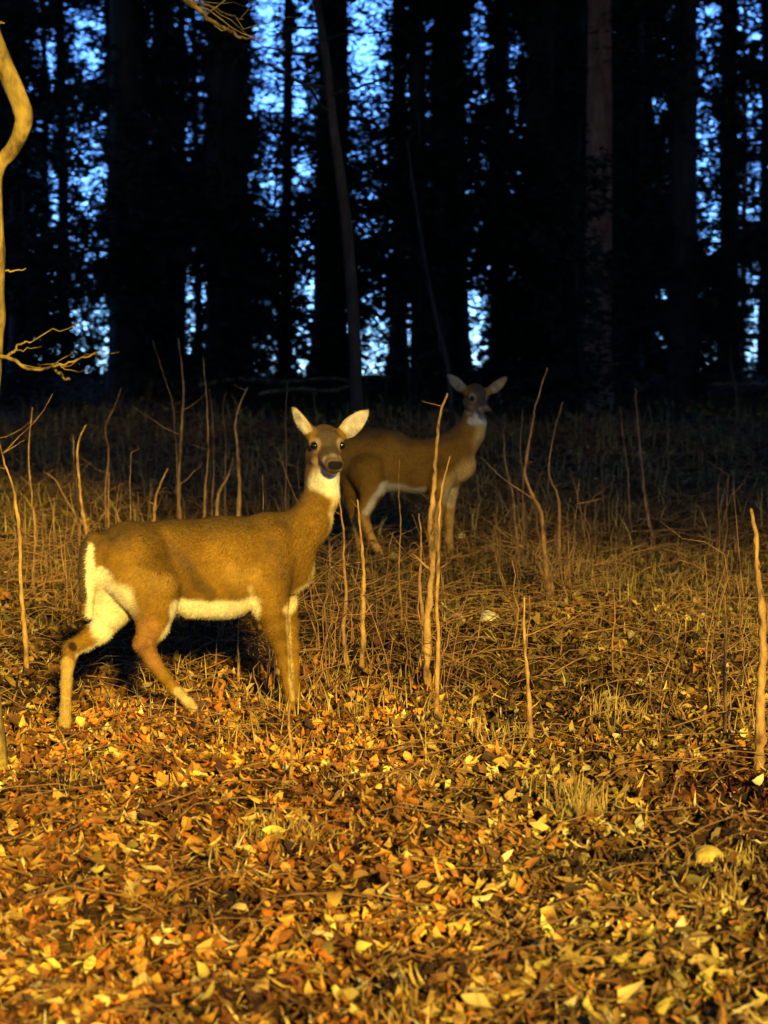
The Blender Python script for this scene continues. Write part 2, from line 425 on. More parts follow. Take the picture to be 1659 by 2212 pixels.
bough([(-2, 590), (22, 583), (48, 575)], D0, D0, 5, 2, 'branch', tw_tree, loc, M_moss, 4, 0)
bough([(-10, 48), (8, 42), (20, 40)], D0, D0, 6, 3, 'branch', tw_tree, loc, M_moss, 5, 0)
bough([(-40, -180), (120, -170), (290, -60), (400, 5), (445, 30), (490, 52), (520, 75), (548, 92)], D0, D0 + .3, 18, 5, 'bough', tw_tree, loc, M_moss, 6, 3)
bough([(300, -60), (400, -15), (470, 5), (510, 18), (545, 25)], D0 + .1, D0 + .5, 9, 3, 'bough', tw_tree, loc, M_moss, 7, 4)

# bare tree with the greyish thin trunk and crossing twigs
def bare_tree(pix, d, w0, w1, label, m, boughs, seed):
    p = np.array([at(X, Y, d) for X, Y in pix])[::-1]; p[0, 2] = gz(p[0, 0], p[0, 1]) - .05
    cc = resample(p, 40); loc = cc[0].copy()
    t = thing('bare_tree', loc, label, 'tree')
    A = Acc(); A.tube(cc, np.linspace(w0, w1, 40)/F*d/2, 10, .06, seed); A.build('trunk', m, t, loc)
    for k, (bp, w) in enumerate(boughs): bough(bp, d, d - .5, w, w*.4, 'branch', t, loc, m, seed*10 + k, 4)
    return t
bare_tree([(640, -260), (675, -60), (690, 40), (706, 140), (720, 270), (738, 400), (752, 520), (764, 700), (772, 900), (778, 1010)], 15.5, 30, 13,
          'slim grey bare tree above the near deer with twigs crossing the sky', M_grey,
          [([(700, 190), (650, 180), (610, 160), (575, 140), (545, 128)], 9), ([(716, 245), (690, 225), (668, 195), (640, 175), (600, 155)], 8),
           ([(712, 210), (750, 196), (790, 186), (830, 168), (870, 140)], 8), ([(700, 115), (650, 122), (580, 108), (540, 112)], 7), ([(690, 60), (640, 64), (590, 78)], 7),
           ([(690, 90), (740, 70), (800, 68), (850, 60)], 6)], 31)
bare_tree([(880, 300), (895, 420), (925, 600), (945, 700), (968, 800), (985, 900)], 19, 12, 5,
          'thin dark bare trunk leaning between the two deer', M_bark, [([(930, 620), (905, 560), (880, 540)], 4)], 33)

STEMS = [
 ([(-6, 940), (10, 1000), (30, 1060), (42, 1160), (46, 1280), (54, 1370), (58, 1465)], 1468, 12, 'pale sapling leaning out from the twisted trunk at the left edge', M_stem, 2),
 ([(70, 880), (62, 980), (68, 1070), (76, 1150), (72, 1240)], 1290, 7, 'thin grey stem just right of the sapling that leans on the twisted trunk', M_dull, 1),
 ([(186, 918), (168, 962), (171, 1040), (178, 1100), (186, 1150), (188, 1200)], 1240, 11, 'crooked reddish sapling rising behind the rump of the near deer', M_stem, 0),
 ([(158, 940), (160, 1000), (166, 1060), (170, 1180)], 1230, 6, 'thin straight stem close left of the crooked reddish sapling', M_dull, 0),
 ([(92, 1018), (120, 1038), (140, 1075), (170, 1120), (196, 1152)], 1225, 7, 'slanting branch like sapling leaning towards the tail of the near deer', M_dull, 3),
 ([(236, 1020), (234, 1090), (236, 1180)], 1230, 8, 'short stub of a stem above the rump of the near deer', M_dull, 0),
 ([(262, 838), (246, 880), (228, 925), (235, 980), (228, 1060), (230, 1140)], 1165, 6, 'thin forked stem leaning right in the dark left of centre', M_dull, 2),
 ([(362, 1012), (345, 1050), (336, 1080), (332, 1130), (330, 1200)], 1225, 11, 'pale bent stem above the back of the near deer', M_stem, 1),
 ([(385, 730), (396, 830), (394, 900), (390, 980), (386, 1050), (388, 1130), (388, 1190)], 1210, 14, 'tall straight brown sapling behind the middle of the near deer', M_dull, 1),
 ([(330, 735), (350, 800), (372, 870), (380, 960), (384, 1080)], 1180, 6, 'thin whip leaning left beside the tall straight sapling', M_dull, 1),
 ([(438, 770), (446, 860), (450, 960), (444, 1050), (440, 1130), (440, 1180)], 1215, 10, 'left stem of the pair of tall saplings behind the near deer', M_stem, 0),
 ([(452, 840), (460, 920), (462, 1010), (458, 1100), (458, 1180)], 1200, 7, 'right stem of the pair of tall saplings behind the near deer', M_dull, 0),
 ([(534, 838), (516, 880), (508, 920), (514, 980), (517, 1050), (515, 1110), (515, 1190)], 1235, 12, 'orange sapling with a hooked tip above the shoulder of the near deer', M_stem, 1),
 ([(503, 990), (492, 1030), (474, 1060), (468, 1100), (466, 1180)], 1225, 13, 'sapling slanting down left from the hooked orange sapling', M_stem, 0),
 ([(490, 845), (482, 880), (488, 960), (486, 1040)], 1180, 5, 'thin straight whip between the tall pair and the hooked sapling', M_dull, 0),
 ([(621, 828), (617, 900), (619, 980), (617, 1050), (618, 1160)], 1185, 7, 'lone thin stem left of the ears of the near deer', M_dull, 0),
 ([(966, 850), (952, 890), (944, 950), (940, 1010), (936, 1060), (930, 1130), (934, 1220), (924, 1320), (922, 1430), (925, 1500)], 1505, 18, 'bright orange sapling standing in front of the far deer', M_stem, 1),
 ([(972, 985), (960, 1030), (950, 1090), (948, 1200), (944, 1300), (946, 1420), (944, 1560)], 1565, 13, 'straight stem just right of the bright orange sapling', M_stem, 0),
 ([(905, 1110), (910, 1180), (906, 1260), (912, 1340), (908, 1420)], 1450, 12, 'broken stem just left of the bright orange sapling', M_dull, 1),
 ([(732, 1080), (742, 1150), (744, 1230), (748, 1290), (742, 1360), (748, 1420)], 1455, 12, 'sapling standing right of the chest of the near deer', M_dull, 1),
 ([(772, 1080), (779, 1150), (786, 1230), (784, 1300), (784, 1380), (782, 1450)], 1462, 15, 'straight tan sapling under the hindquarters of the far deer', M_stem, 0),
 ([(863, 990), (860, 1060), (866, 1130), (862, 1240), (868, 1330)], 1360, 5, 'thin dim stem under the belly of the far deer', M_dull, 1),
 ([(1182, 795), (1156, 880), (1146, 940), (1134, 1020), (1150, 1070), (1168, 1110), (1174, 1170), (1180, 1240), (1186, 1290)], 1300, 13, 'tall sapling curving right of the head of the far deer', M_dull, 1),
 ([(1216, 868), (1198, 930), (1186, 1000), (1190, 1040), (1206, 1075), (1208, 1170)], 1240, 8, 'hooked thin sapling right of the tall curving sapling', M_dull, 0),
 ([(1088, 920), (1092, 1000), (1106, 1060), (1112, 1120), (1118, 1180)], 1215, 9, 'dim stem next to the chest of the far deer', M_dull, 1),
 ([(1130, 880), (1124, 960), (1130, 1040), (1128, 1150)], 1180, 6, 'faint whip between the dim stem and the tall curving sapling', M_dull, 0),
 ([(1340, 880), (1346, 950), (1356, 1020), (1358, 1090), (1362, 1140)], 1160, 8, 'left stem of the pair below the red pine', M_dull, 0),
 ([(1372, 838), (1378, 920), (1386, 1000), (1392, 1070), (1402, 1130), (1410, 1160)], 1180, 10, 'right stem of the pair below the red pine', M_dull, 1),
 ([(1298, 990), (1302, 1060), (1306, 1130)], 1150, 5, 'short dim stem below the foot of the red pine', M_dull, 0),
 ([(1230, 1010), (1250, 1080), (1262, 1150), (1268, 1190)], 1200, 5, 'slanting dim whip left of the short dim stem', M_dull, 0),
 ([(1133, 1290), (1132, 1370), (1138, 1450), (1144, 1530), (1148, 1615)], 1622, 15, 'bright tan stump like stem standing alone right of the far deer', M_stem, 1),
 ([(1622, 1100), (1632, 1160), (1636, 1230), (1645, 1310), (1648, 1400), (1642, 1500), (1640, 1600), (1636, 1660)], 1665, 28, 'thick bright golden stem at the right edge', M_stem, 0),
 ([(1566, 1285), (1568, 1370), (1565, 1450), (1567, 1540), (1564, 1610)], 1620, 12, 'tan stem just left of the thick bright golden stem', M_dull, 1),
 ([(1522, 1200), (1528, 1270), (1524, 1340)], 1375, 6, 'faint thin stem left of the bright right edge stems', M_dull, 0),
 ([(515, 1335), (514, 1390), (516, 1440), (514, 1480)], 1485, 9, 'stem below the belly of the near deer', M_stem, 0),
 ([(556, 1345), (556, 1400), (558, 1470)], 1478, 6, 'thin dim stem between belly stem and front leg of the near deer', M_dull, 0),
 ([(627, 1520), (624, 1570), (630, 1620), (626, 1700)], 1705, 11, 'bright golden stub in front of the hoof of the near deer', M_stem, 1),
 ([(1236, 1620), (1240, 1680), (1248, 1740), (1250, 1790)], 1795, 10, 'short yellow stub with grass in the right foreground', M_moss, 2),
 ([(1325, 1270), (1328, 1330), (1322, 1400), (1326, 1470)], 1475, 7, 'dim short stem in the middle of the right hand leaf bed', M_dull, 2),
 ([(860, 640), (850, 700), (840, 770), (834, 830)], 905, 7, 'left leg of the pale leaning pair of poles far behind', M_grey, 0),
 ([(862, 640), (870, 690), (876, 730), (884, 800)], 905, 6, 'right leg of the pale leaning pair of poles far behind', M_grey, 0),
 ([(1492, 850), (1500, 900), (1510, 940), (1522, 980), (1528, 1060)], 1080, 8, 'faint grey stem in the dark at the right', M_grey, 0),
 ([(1578, 750), (1580, 790), (1590, 850), (1592, 900)], 925, 6, 'thin pole far right in front of the blue gap', M_dull, 0),
]
for k, (pix, Yb, wpx, lab, m, br) in enumerate(STEMS):
    Xb = pix[-1][0]; d = ground_at(Xb, Yb)
    if pix[-1][1] < Yb - 4: pix = pix + [(Xb, Yb)]
    stem(pix, d, wpx, lab, m, 'sapling', 'leafless saplings among the leaves', 'sapling', True, br, k)

# tangled thin undergrowth nobody could count
acc = Acc(); ru = np.random.default_rng(77)
CL = [(1175, 1290, .16), (930, 1500, .12), (760, 1420, .2), (1100, 1200, .3), (430, 1200, .5), (150, 1250, .4), (60, 1300, .3), (1560, 1560, .25), (640, 1480, .2)]
for k in range(440):
    if k < 250:
        cX, cY, sp = CL[k % len(CL)]; d = ground_at(cX, cY) + ru.normal(0, sp*1.5); x = at(cX, cY, d)[0] + ru.normal(0, sp)
    else:
        d = 9.2 + 18*ru.uniform()**1.4; x = ru.uniform(-1, 1)*(d*.22 + .4)
    h = ru.uniform(.2, .95)*(.45 + .55*ru.uniform())*(.75 if k < 250 else 1); n = 7; t = np.linspace(0, 1, n)
    a = ru.uniform(0, 6.28); le = ru.normal(0, .22)
    base = np.array([x, d, gz(x, d) - .02])
    c = base + np.stack([np.cos(a)*le*t**1.4*h, np.sin(a)*le*t**1.4*h, t*h], -1) + np.cumsum(ru.normal(0, .012, (n, 3)), 0)*(t > 0)[:, None]
    acc.tube(c, ru.uniform(.002, .0055)*np.linspace(1, .4, n), 5)
    for b in range(ru.integers(0, 3)):
        i = ru.integers(2, n); l = ru.uniform(.1, .35); aa = ru.uniform(0, 6.28); u = np.linspace(0, 1, 4)[:, None]
        acc.tube(c[i] + u*l*np.array([math.cos(aa), math.sin(aa), ru.uniform(.1, .8)]) + ru.normal(0, .01, (4, 3))*(u > 0), .003*np.linspace(1, .4, 4), 4)
u_ = acc.build('undergrowth', M_dull); tag(u_, 'tangle of thin leafless undergrowth on the dim slope', kind='stuff')

# ------------------------------------------------------------------ stones and fallen logs
def stone(X, Y, wpx, hpx, label, m, seed):
    d = ground_at(X, Y); s = d/F
    r = np.random.default_rng(seed); nb = Noise(seed + 40, 8)
    la, lo_ = np.meshgrid(np.linspace(0, math.pi, 15), np.linspace(0, 2*math.pi, 22, endpoint=False), indexing='ij')
    D = np.stack([np.sin(la)*np.cos(lo_), np.sin(la)*np.sin(lo_), np.cos(la)], -1).reshape(-1, 3)
    rr = 1 + .14*nb(D, 1.4) + .04*nb(D, 4)
    V = D*rr[:, None]*np.array([wpx*s/2, wpx*s*.42, hpx*s*.75])
    p = at(X, Y, d); loc = np.array([p[0], d, gz(p[0], d) + float(LB(p[0], d)) + hpx*s*.25]); V = V + loc
    n = 22; Q = np.array([(i*n+j, (i+1)*n+j, (i+1)*n+(j+1) % n, i*n+(j+1) % n) for i in range(14) for j in range(n)])
    o = npmesh('stone', V, Q, m, None, None, True, loc); return tag(o, label, 'stone')
stone(1060, 1345, 46, 30, 'pale lumpy stone lying right of the orange sapling', M_rock, 1)
stone(985, 1342, 40, 18, 'low pale stone close behind the orange sapling', M_rock, 2)
stone(1528, 1868, 68, 40, 'bright yellow rounded stone in the right foreground', M_yrock, 3)
stone(1520, 1335, 24, 12, 'small tan stone left of the bright right edge stems', M_rock, 4)
stone(1380, 1480, 22, 11, 'small pale stone in the middle of the right hand leaves', M_rock, 6)
def log(pix, d, wpx, label, seed):
    r = np.random.default_rng(seed)
    p = resample(np.array([at(X, Y, d + .1*i) for i, (X, Y) in enumerate(pix)]), 24); p[1:] += np.cumsum(r.normal(0, .006, (23, 3)), 0)
    for q in p: q[2] = max(q[2], gz(q[0], q[1]) + .02)
    loc = p[0].copy(); A = Acc(); A.tube(p, wpx*d/F/2*np.linspace(1, .6, 24), 9, .12, seed)
    o = A.build('fallen_log', M_dull, None, loc); return tag(o, label, 'log')
log([(430, 832), (520, 820), (620, 826), (700, 818), (770, 826)], 26, 9, 'long fallen pole on the crest left of the ears of the near deer', 1)
log([(560, 850), (640, 842), (720, 848), (790, 840)], 24.5, 8, 'short fallen pole just below the long fallen pole', 2)
log([(1225, 796), (1300, 790), (1370, 786)], 27, 6, 'thin fallen pole on the crest beside the red pine', 3)
log([(1540, 832), (1600, 826), (1670, 828)], 26, 8, 'fallen pole on the crest at the right edge', 4)

# ------------------------------------------------------------------ the pines
GAPS = [(75, 122, 60, 182), (150, 228, 20, 165), (165, 242, 280, 470), (105, 152, 370, 505), (185, 250, 505, 570), (145, 178, 640, 735), (205, 268, 640, 795),
        (322, 450, -30, 112), (375, 452, 150, 220), (380, 448, 235, 345), (383, 450, 550, 775), (543, 606, -30, 255), (550, 612, 312, 440), (632, 672, -30, 265),
        (640, 672, 350, 430), (655, 700, 590, 700), (664, 698, 745, 795), (752, 842, -30, 245), (782, 808, 415, 525), (796, 816, 620, 705), (796, 830, 740, 792), (858, 892, 660, 795),
        (922, 942, -30, 195), (1018, 1062, -30, 235), (1040, 1058, 340, 420), (1098, 1134, 75, 435), (962, 1002, 260, 620), (968, 1055, 600, 790), (1200, 1240, 430, 482), (1300, 1342, 30, 75),
        (1372, 1424, 30, 80), (1385, 1445, 190, 270), (1495, 1552, -30, 195), (1588, 1665, -30, 130), (1480, 1560, 200, 520), (1600, 1665, 345, 480), (1408, 1455, 575, 665), (1612, 1665, 560, 805),
        (1418, 1450, 685, 785), (1370, 1388, 690, 790), (1520, 1560, 420, 500), (1600, 1665, 180, 300), (20, 40, 150, 190), (590, 620, 640, 690), (1440, 1475, 330, 420)]
GA = np.array(GAPS, float)
rg = np.random.default_rng(3)
SPOT = np.column_stack([np.concatenate([rg.uniform(1150, 1660, 90), rg.uniform(0, 1660, 110)]), 790 - 800*rg.uniform(0, 1, 200)**.8, rg.uniform(9, 20, 200), rg.uniform(9, 20, 200)])
def openness(P):
    """0 where the boughs are closed, towards 1 where the sky shows between the trees"""
    X, Y = project(P); X = X + 9*N3(P, 1.3); Y = Y + 16*N2(P, 1.1)
    dx = np.maximum(GA[None, :, 0] - X[:, None], X[:, None] - GA[None, :, 1]); dy = np.maximum(GA[None, :, 2] - Y[:, None], Y[:, None] - GA[None, :, 3])
    o = (smooth01(.5 - dx/26)*smooth01(.5 - dy/60)).max(1)
    q = ((X[:, None] - SPOT[None, :, 0])/SPOT[None, :, 2])**2 + ((Y[:, None] - SPOT[None, :, 1])/SPOT[None, :, 3])**2
    return np.maximum(o, .95*(q < 1.3).any(1))
def in_gap(P, pad=0):
    X, Y = project(P)
    m = (X[:, None] > GA[None, :, 0] + pad) & (X[:, None] < GA[None, :, 1] - pad) & (Y[:, None] > GA[None, :, 2]) & (Y[:, None] < GA[None, :, 3])
    return m.any(1)
def sprays(P, R, rng, nb=5, L=.26, W=.04, droop=.35):
    """needle sprays: fans of thin leaf shaped faces; P points, R outward yaw"""
    n = len(P); a = R[:, None] + rng.normal(0, .75, (n, nb)); l = L*rng.uniform(.6, 1.35, (n, nb)); dz = rng.normal(-droop*.5, .28, (n, nb))
    d = np.stack([np.cos(a), np.sin(a), dz], -1); d /= np.linalg.norm(d, axis=-1)[..., None]
    s = np.cross(d, rng.normal(0, 1, (n, nb, 3))*np.array([.3, .3, 1])); s /= np.linalg.norm(s, axis=-1)[..., None] + 1e-9
    o = P[:, None, :] + rng.normal(0, .05, (n, nb, 3)); ww = W*rng.uniform(.6, 1.4, (n, nb))[..., None]
    e = o + d*l[..., None]; m = o + d*(l*.5)[..., None]
    V = np.stack([o, m + s*ww, e, m - s*ww], 2).reshape(-1, 3)
    return V, np.arange(len(V)).reshape(-1, 4)
def pine(X, wpx, d, m, label, group=None, name='pine_tree', h=17.0, crown_from=1.2, ns=1.0, lean=0.0, seed=0, radius=2.0):
    r = np.random.default_rng(seed + 900)
    p0 = at(X, 800, d); x0 = p0[0]; z0 = gz(x0, d)
    loc = np.array([x0, d, z0]); t = thing(name, loc, label, 'tree', group)
    n = 30; u = np.linspace(0, 1, n); w0 = wpx/F*d/2
    c = np.stack([x0 + lean*u*h*.4 + .04*np.sin(u*5 + seed), np.full(n, d) + .04*np.cos(u*4 + seed), z0 - .15 + u*h], -1)
    rad = w0*(1.08 - .75*u); rad[0] *= 1.35; rad[1] *= 1.1
    A = Acc(); A.tube(c, rad, 18, .035, seed); A.build('trunk', m, t, loc)
    # boughs with sprays
    P, R, big = [], [], []
    B = Acc(); zt = 2.2 + .21*d
    z = z0 + crown_from
    while z < z0 + h - .5:
        inview = z < zt
        L = radius*(1.0 if z - z0 < 8 else max(.2, 1 - (z - z0 - 8)/(h - 7)))*r.uniform(.55, 1.15)
        a = r.uniform(0, 6.283); k = max(3, int(L/.14*ns)) if inview else 4
        s = np.linspace(.12, 1, k)
        i = min(n-1, int((z-z0)/h*n))
        b = np.stack([c[i, 0] + np.cos(a)*L*s, c[i, 1] + np.sin(a)*L*s, z + .10*L*s - .28*L*s**2], -1)
        if inview:
            P.append(b + r.normal(0, .07, b.shape)); R.append(np.full(k, a))
            keep = not in_gap(b[1:]).mean() > .45
            if keep: B.tube(np.vstack([[c[i, 0], c[i, 1], z], b[:max(2, k//2)]]), np.linspace(.016, .005, 1 + max(2, k//2)), 4)
            z += r.uniform(.02, .085)/ns
        else:
            big.append(np.column_stack([b, np.full(k, a)])); z += r.uniform(.12, .3)
    P = np.vstack(P); R = np.concatenate(R)
    o_ = openness(P); kp = (r.uniform(0, 1, len(P)) > o_*.80) | ((N1(P, 2.2) > .55) & (r.uniform(0, 1, len(P)) < .5))
    V, Q = sprays(P[kp], R[kp], r, 8, .155, .025)
    B.add(V, Q)
    if big:
        bb = np.vstack(big); V, Q = sprays(bb[:, :3], bb[:, 3], r, 4, .75, .16); B.add(V, Q)
    B.build('crown', M_needle, t, loc, smooth=False)
    return t
GP = 'dark pines in the forest wall'
PINES = [ # X, width px, depth
 (45, 44, 31), (137, 24, 37), (277, 84, 27.5), (350, 30, 39), (500, 90, 28), (622, 24, 36), (712, 70, 30), (858, 34, 33), (905, 40, 29.5), (980, 62, 32),
 (1080, 36, 31), (1165, 62, 29), (1240, 50, 34), (1360, 42, 31), (1466, 56, 27), (1570, 40, 30), (1585, 26, 40), (-60, 70, 30), (1730, 60, 29)]
names = ['pine with a slim black trunk next to the twisted tree', 'thin pine between the two left blue gaps', 'broad black pine trunk behind the rump of the near deer', 'thin far pine left of the broad middle pine',
 'broadest black pine trunk above the back of the near deer', 'thin pine beside the tall blue gap left of centre', 'broad pine behind the slim grey bare tree', 'pine above and between the two deer, left of two',
 'pine above and between the two deer, right of two', 'broad pine left of the blue gap over the far deer', 'slim pine directly above the head of the far deer', 'broad pine left of the red pine', 'pine standing just left behind the red pine',
 'pine just right of the red pine', 'broad dark pine between the right hand blue gaps', 'slim pine left of the bright gap at the right edge', 'thin far pine close behind the slim right pine', 'pine outside the left edge of the picture', 'pine outside the right edge of the picture']
for k, ((X, wpx, d), nm) in enumerate(zip(PINES, names)):
    pine(X, wpx, d, M_bark, nm, GP, seed=k, crown_from=.9 if wpx < 60 else 1.6, lean=(-.02, .0, .015, 0)[k % 4])
pine(1292, 60, 25.5, M_redbark, 'reddish pine trunk standing right of the far deer', None, seed=50, crown_from=4.2, ns=.45, lean=-.022, radius=1.5)
# deeper rows: nothing tells these apart
rp = np.random.default_rng(21); made = 0; tries = 0
while made < 48 and tries < 1800:
    tries += 1
    X = rp.uniform(-150, 1810); d = rp.uniform(36, 58); wp = rp.uniform(.18, .38)*F/d
    xs = GA[(GA[:, 3]-GA[:, 2]) > (190 if made < 24 else 260)]
    if ((X + wp/2 > xs[:, 0] + 3) & (X - wp/2 < xs[:, 1] - 3)).any(): continue
    pine(X, wp, d, M_bark, 'one of the distant black pines deep in the forest', 'distant pines deep in the forest', seed=100 + made, crown_from=.3, radius=2.4, h=16)
    made += 1
# low dark young hemlocks that close the wall above the crest
for k, (X, d, hh, rad) in enumerate([(905, 27, 3.3, .8), (1110, 28, 3.4, 1.0), (1215, 27.5, 2.6, .7), (1250, 24, 3.0, .55), (480, 26.5, 2.6, .8), (300, 27, 2.8, .8), (730, 28, 3.0, .8), (60, 26, 2.4, .8), (1500, 27, 2.2, .6), (600, 29, 2.6, .6), (1340, 29, 2.6, .5)]):
    labs = ['young hemlock filling the dark between the two deer', 'wide young hemlock behind the head of the far deer', 'young hemlock left of the red pine', 'young hemlock whose boughs cross the red pine trunk', 'young hemlock below the broadest pine trunk', 'young hemlock left of centre behind the near deer rump',
            'young hemlock behind the ears of the near deer', 'young hemlock beside the twisted left tree', 'young hemlock at the right below the broad dark pine', 'small young hemlock beside the thin centre left pine', 'small young hemlock just right of the red pine']
    pine(X, 14, d, M_bark, labs[k], 'young hemlocks under the pines', 'hemlock_tree', hh*1.25, .15, 1.6, 0, 300 + k, rad)

# ------------------------------------------------------------------ unseen oaks added beside and behind the camera: their crowns shade the forest
def leaf_cloud(P, rng, size):
    n = len(P); d = rng.normal(0, 1, (n, 3)); d /= np.linalg.norm(d, axis=1)[:, None]
    s = np.cross(d, rng.normal(0, 1, (n, 3))); s /= np.linalg.norm(s, axis=1)[:, None]
    L = size*rng.uniform(.7, 1.4, n)[:, None]
    V = np.stack([P - d*L, P + s*L*.55, P + d*L, P - s*L*.55], 1).reshape(-1, 3)
    return V, np.arange(4*n).reshape(-1, 4)
ro = np.random.default_rng(8)
SHADE_OAKS = [(-12, -8, 'oak far left behind the camera'), (-5.5, -9, 'oak left behind the camera'), (0, -8.5, 'oak straight behind the camera'), (8.6, -9, 'oak right behind the camera'), (17.5, -8, 'oak far right behind the camera'), (25, -9, 'oak further right behind the camera'), (34, -8, 'oak furthest right behind the camera'),
        (-5.2, 1, 'oak beside the camera on the left'), (-6.5, 11, 'oak left of the near deer outside the picture'), (-8.5, 20, 'oak left of the forest edge outside the picture'), (7, 10.5, 'oak right of the deer outside the picture'), (9, 20, 'oak right of the forest edge outside the picture'), (9.5, 1.5, 'oak right of the camera')]
n = 52000
Pz = np.column_stack([ro.uniform(-16, 44, n), ro.uniform(-12, -4, n), ro.uniform(0, 1, n)])
sval = 12.2 + 34*Pz[:, 2]                       # plane of the sun's rays that the leaf stands on
Pz[:, 2] = (sval - Pz[:, 1])*TE + gz(0, 0)
kp = ro.uniform(0, 1, n) < np.clip((sval - 12.4)/7.2, 0, .88)
n2 = 52000
Pc = np.column_stack([ro.uniform(-13, 14, n2), ro.uniform(-5, 27, n2), ro.uniform(10.2, 13.5, n2)]); Pc[:, 2] += np.maximum(0, Pc[:, 1]-5)*.06
cloud = np.vstack([Pz[kp], Pc]); big = np.concatenate([np.full(kp.sum(), .27), np.full(n2, .36)])
# leaves cut away so the sun reaches the twisted tree
q = cloud - np.array([-1.5, 7.3, 2.2]); tt = q @ np.array(SV); off = np.linalg.norm(q - tt[:, None]*np.array(SV), axis=1)
sel = ~((off < 1.1) & (tt > 0))
xr = at(1285, 400, 25.5)[0]
for zr in (2.5, 4, 5.5, 7):                     # crowns thinned so some sun reaches the red pine
    q = cloud - np.array([xr, 25.5, zr]); tt = q @ np.array(SV); off = np.linalg.norm(q - tt[:, None]*np.array(SV), axis=1)
    sel &= ~((off < .95) & (tt > 0) & (ro.uniform(0, 1, len(cloud)) < .62))
if True:
    pass
cloud, big = cloud[sel], big[sel]
own = np.argmin(np.stack([np.hypot(cloud[:, 0]-x, (cloud[:, 1]-y)*.8) for x, y, _ in SHADE_OAKS]), 0)
for k, (x, y, lab) in enumerate(SHADE_OAKS):
    z0 = gz(x, y); loc = np.array([x, y, z0]); t = thing('shade_oak', loc, 'added shade ' + lab, 'tree', 'unseen oaks added to shade the forest')
    A = Acc(); c = np.array([[x + .1*math.sin(i + k), y, z0 - .1 + 14*i/11] for i in range(12)]); A.tube(c, np.linspace(.24, .1, 12), 10, .05, k); A.build('trunk', M_grey, t, loc)
    pts = cloud[own == k]
    B = Acc()
    for p in pts[ro.choice(len(pts), min(14, len(pts)), replace=False)]:
        b = c[min(11, max(6, int(p[2]/1.6)))]; B.tube(resample(np.array([b, (b + p)/2 + [0, 0, .5], p]), 8), np.linspace(.07, .02, 8), 5)
    B.build('limbs', M_grey, t, loc)
    V, Q = leaf_cloud(pts, ro, 1.0)
    sz = np.repeat(big[own == k], 4)[:, None]; ctr = np.repeat(pts, 4, axis=0); V = ctr + (V - ctr)*sz
    npmesh('crown', V, Q, M_needle, t, None, False, loc)

# unseen spruces added to block sky light, open only towards the low sun
k = 0
for a in range(26):
    ang = 2*math.pi*a/26 + ro.normal(0, .05); R_ = 17 + ro.uniform(-1.5, 2.5)
    x, y = R_*math.cos(ang)*.95, 6 + R_*math.sin(ang)
    if abs(x) < 6.5 and y > 0 or y > 24: continue
    rel = np.array([x, y-9]); along = rel @ np.array([math.sin(SUN_AZ), -math.cos(SUN_AZ)]); acr = rel @ np.array([math.cos(SUN_AZ), math.sin(SUN_AZ)])
    if along > 0 and abs(acr) < 5.0: continue
    z0 = gz(x, y); loc = np.array([x, y, z0]); t = thing('blocker_spruce', loc, 'dense unseen spruce added outside the picture to block sky light', 'tree', 'unseen spruces added to block sky light')
    A = Acc(); A.tube(np.array([[x, y, z0 - .1 + i*1.3] for i in range(11)]), np.linspace(.22, .05, 11), 10, .05, a); A.build('trunk', M_bark, t, loc)
    m_ = 1500; hz = ro.uniform(0, 1, m_)**1.2; rr_ = 2.6*(1-hz)**.7*np.sqrt(ro.uniform(.1, 1, m_)); an = ro.uniform(0, 6.283, m_)
    V, Q = leaf_cloud(np.column_stack([x + rr_*np.cos(an), y + rr_*np.sin(an), z0 + .2 + 14.5*hz - .2*rr_]), ro, .34)
    npmesh('crown', V, Q, M_needle, t, None, False, loc); k += 1
for sx in (-1, 1):
  for a in range(6):
    x, y = sx*(9.5 + 1.1*a + ro.uniform(-.5, .5)), 25 + ro.uniform(-1.5, 7); z0 = gz(x, y); loc = np.array([x, y, z0])
    t = thing('blocker_spruce', loc, 'dense unseen spruce added outside the picture to block sky light', 'tree', 'unseen spruces added to block sky light')
    A = Acc(); A.tube(np.array([[x, y, z0 - .1 + i*1.3] for i in range(11)]), np.linspace(.22, .05, 11), 10, .05, a); A.build('trunk', M_bark, t, loc)
    m_ = 1500; hz = ro.uniform(0, 1, m_)**1.2; rr_ = 2.4*(1-hz)**.7*np.sqrt(ro.uniform(.1, 1, m_)); an = ro.uniform(0, 6.283, m_)
    V, Q = leaf_cloud(np.column_stack([x + rr_*np.cos(an), y + rr_*np.sin(an), z0 + .2 + 14.5*hz - .2*rr_]), ro, .34)
    npmesh('crown', V, Q, M_needle, t, None, False, loc)
for a in range(13):  # low unseen hemlocks added to keep sky light out behind the camera
    x, y = -9 + a*2.2 + ro.normal(0, .3), -13.5 + ro.normal(0, .5); z0 = gz(x, y); loc = np.array([x, y, z0])
    t = thing('hemlock_tree', loc, 'low bushy hemlock added behind the camera to block sky light', 'tree', 'unseen low hemlocks added to block sky light')
    A = Acc(); A.tube(np.array([[x, y, z0 - .1 + i*.6] for i in range(9)]), np.linspace(.08, .02, 9), 8, .05, a); A.build('trunk', M_bark, t, loc)
    m_ = 1100; hz = ro.uniform(0, 1, m_); rr_ = 1.7*(1-hz)**.45*np.sqrt(ro.uniform(.05, 1, m_)); an = ro.uniform(0, 6.283, m_)
    V, Q = leaf_cloud(np.column_stack([x + rr_*np.cos(an), y + rr_*np.sin(an), z0 + .1 + 4.9*hz]), ro, .26)
    npmesh('crown', V, Q, M_needle, t, None, False, loc)

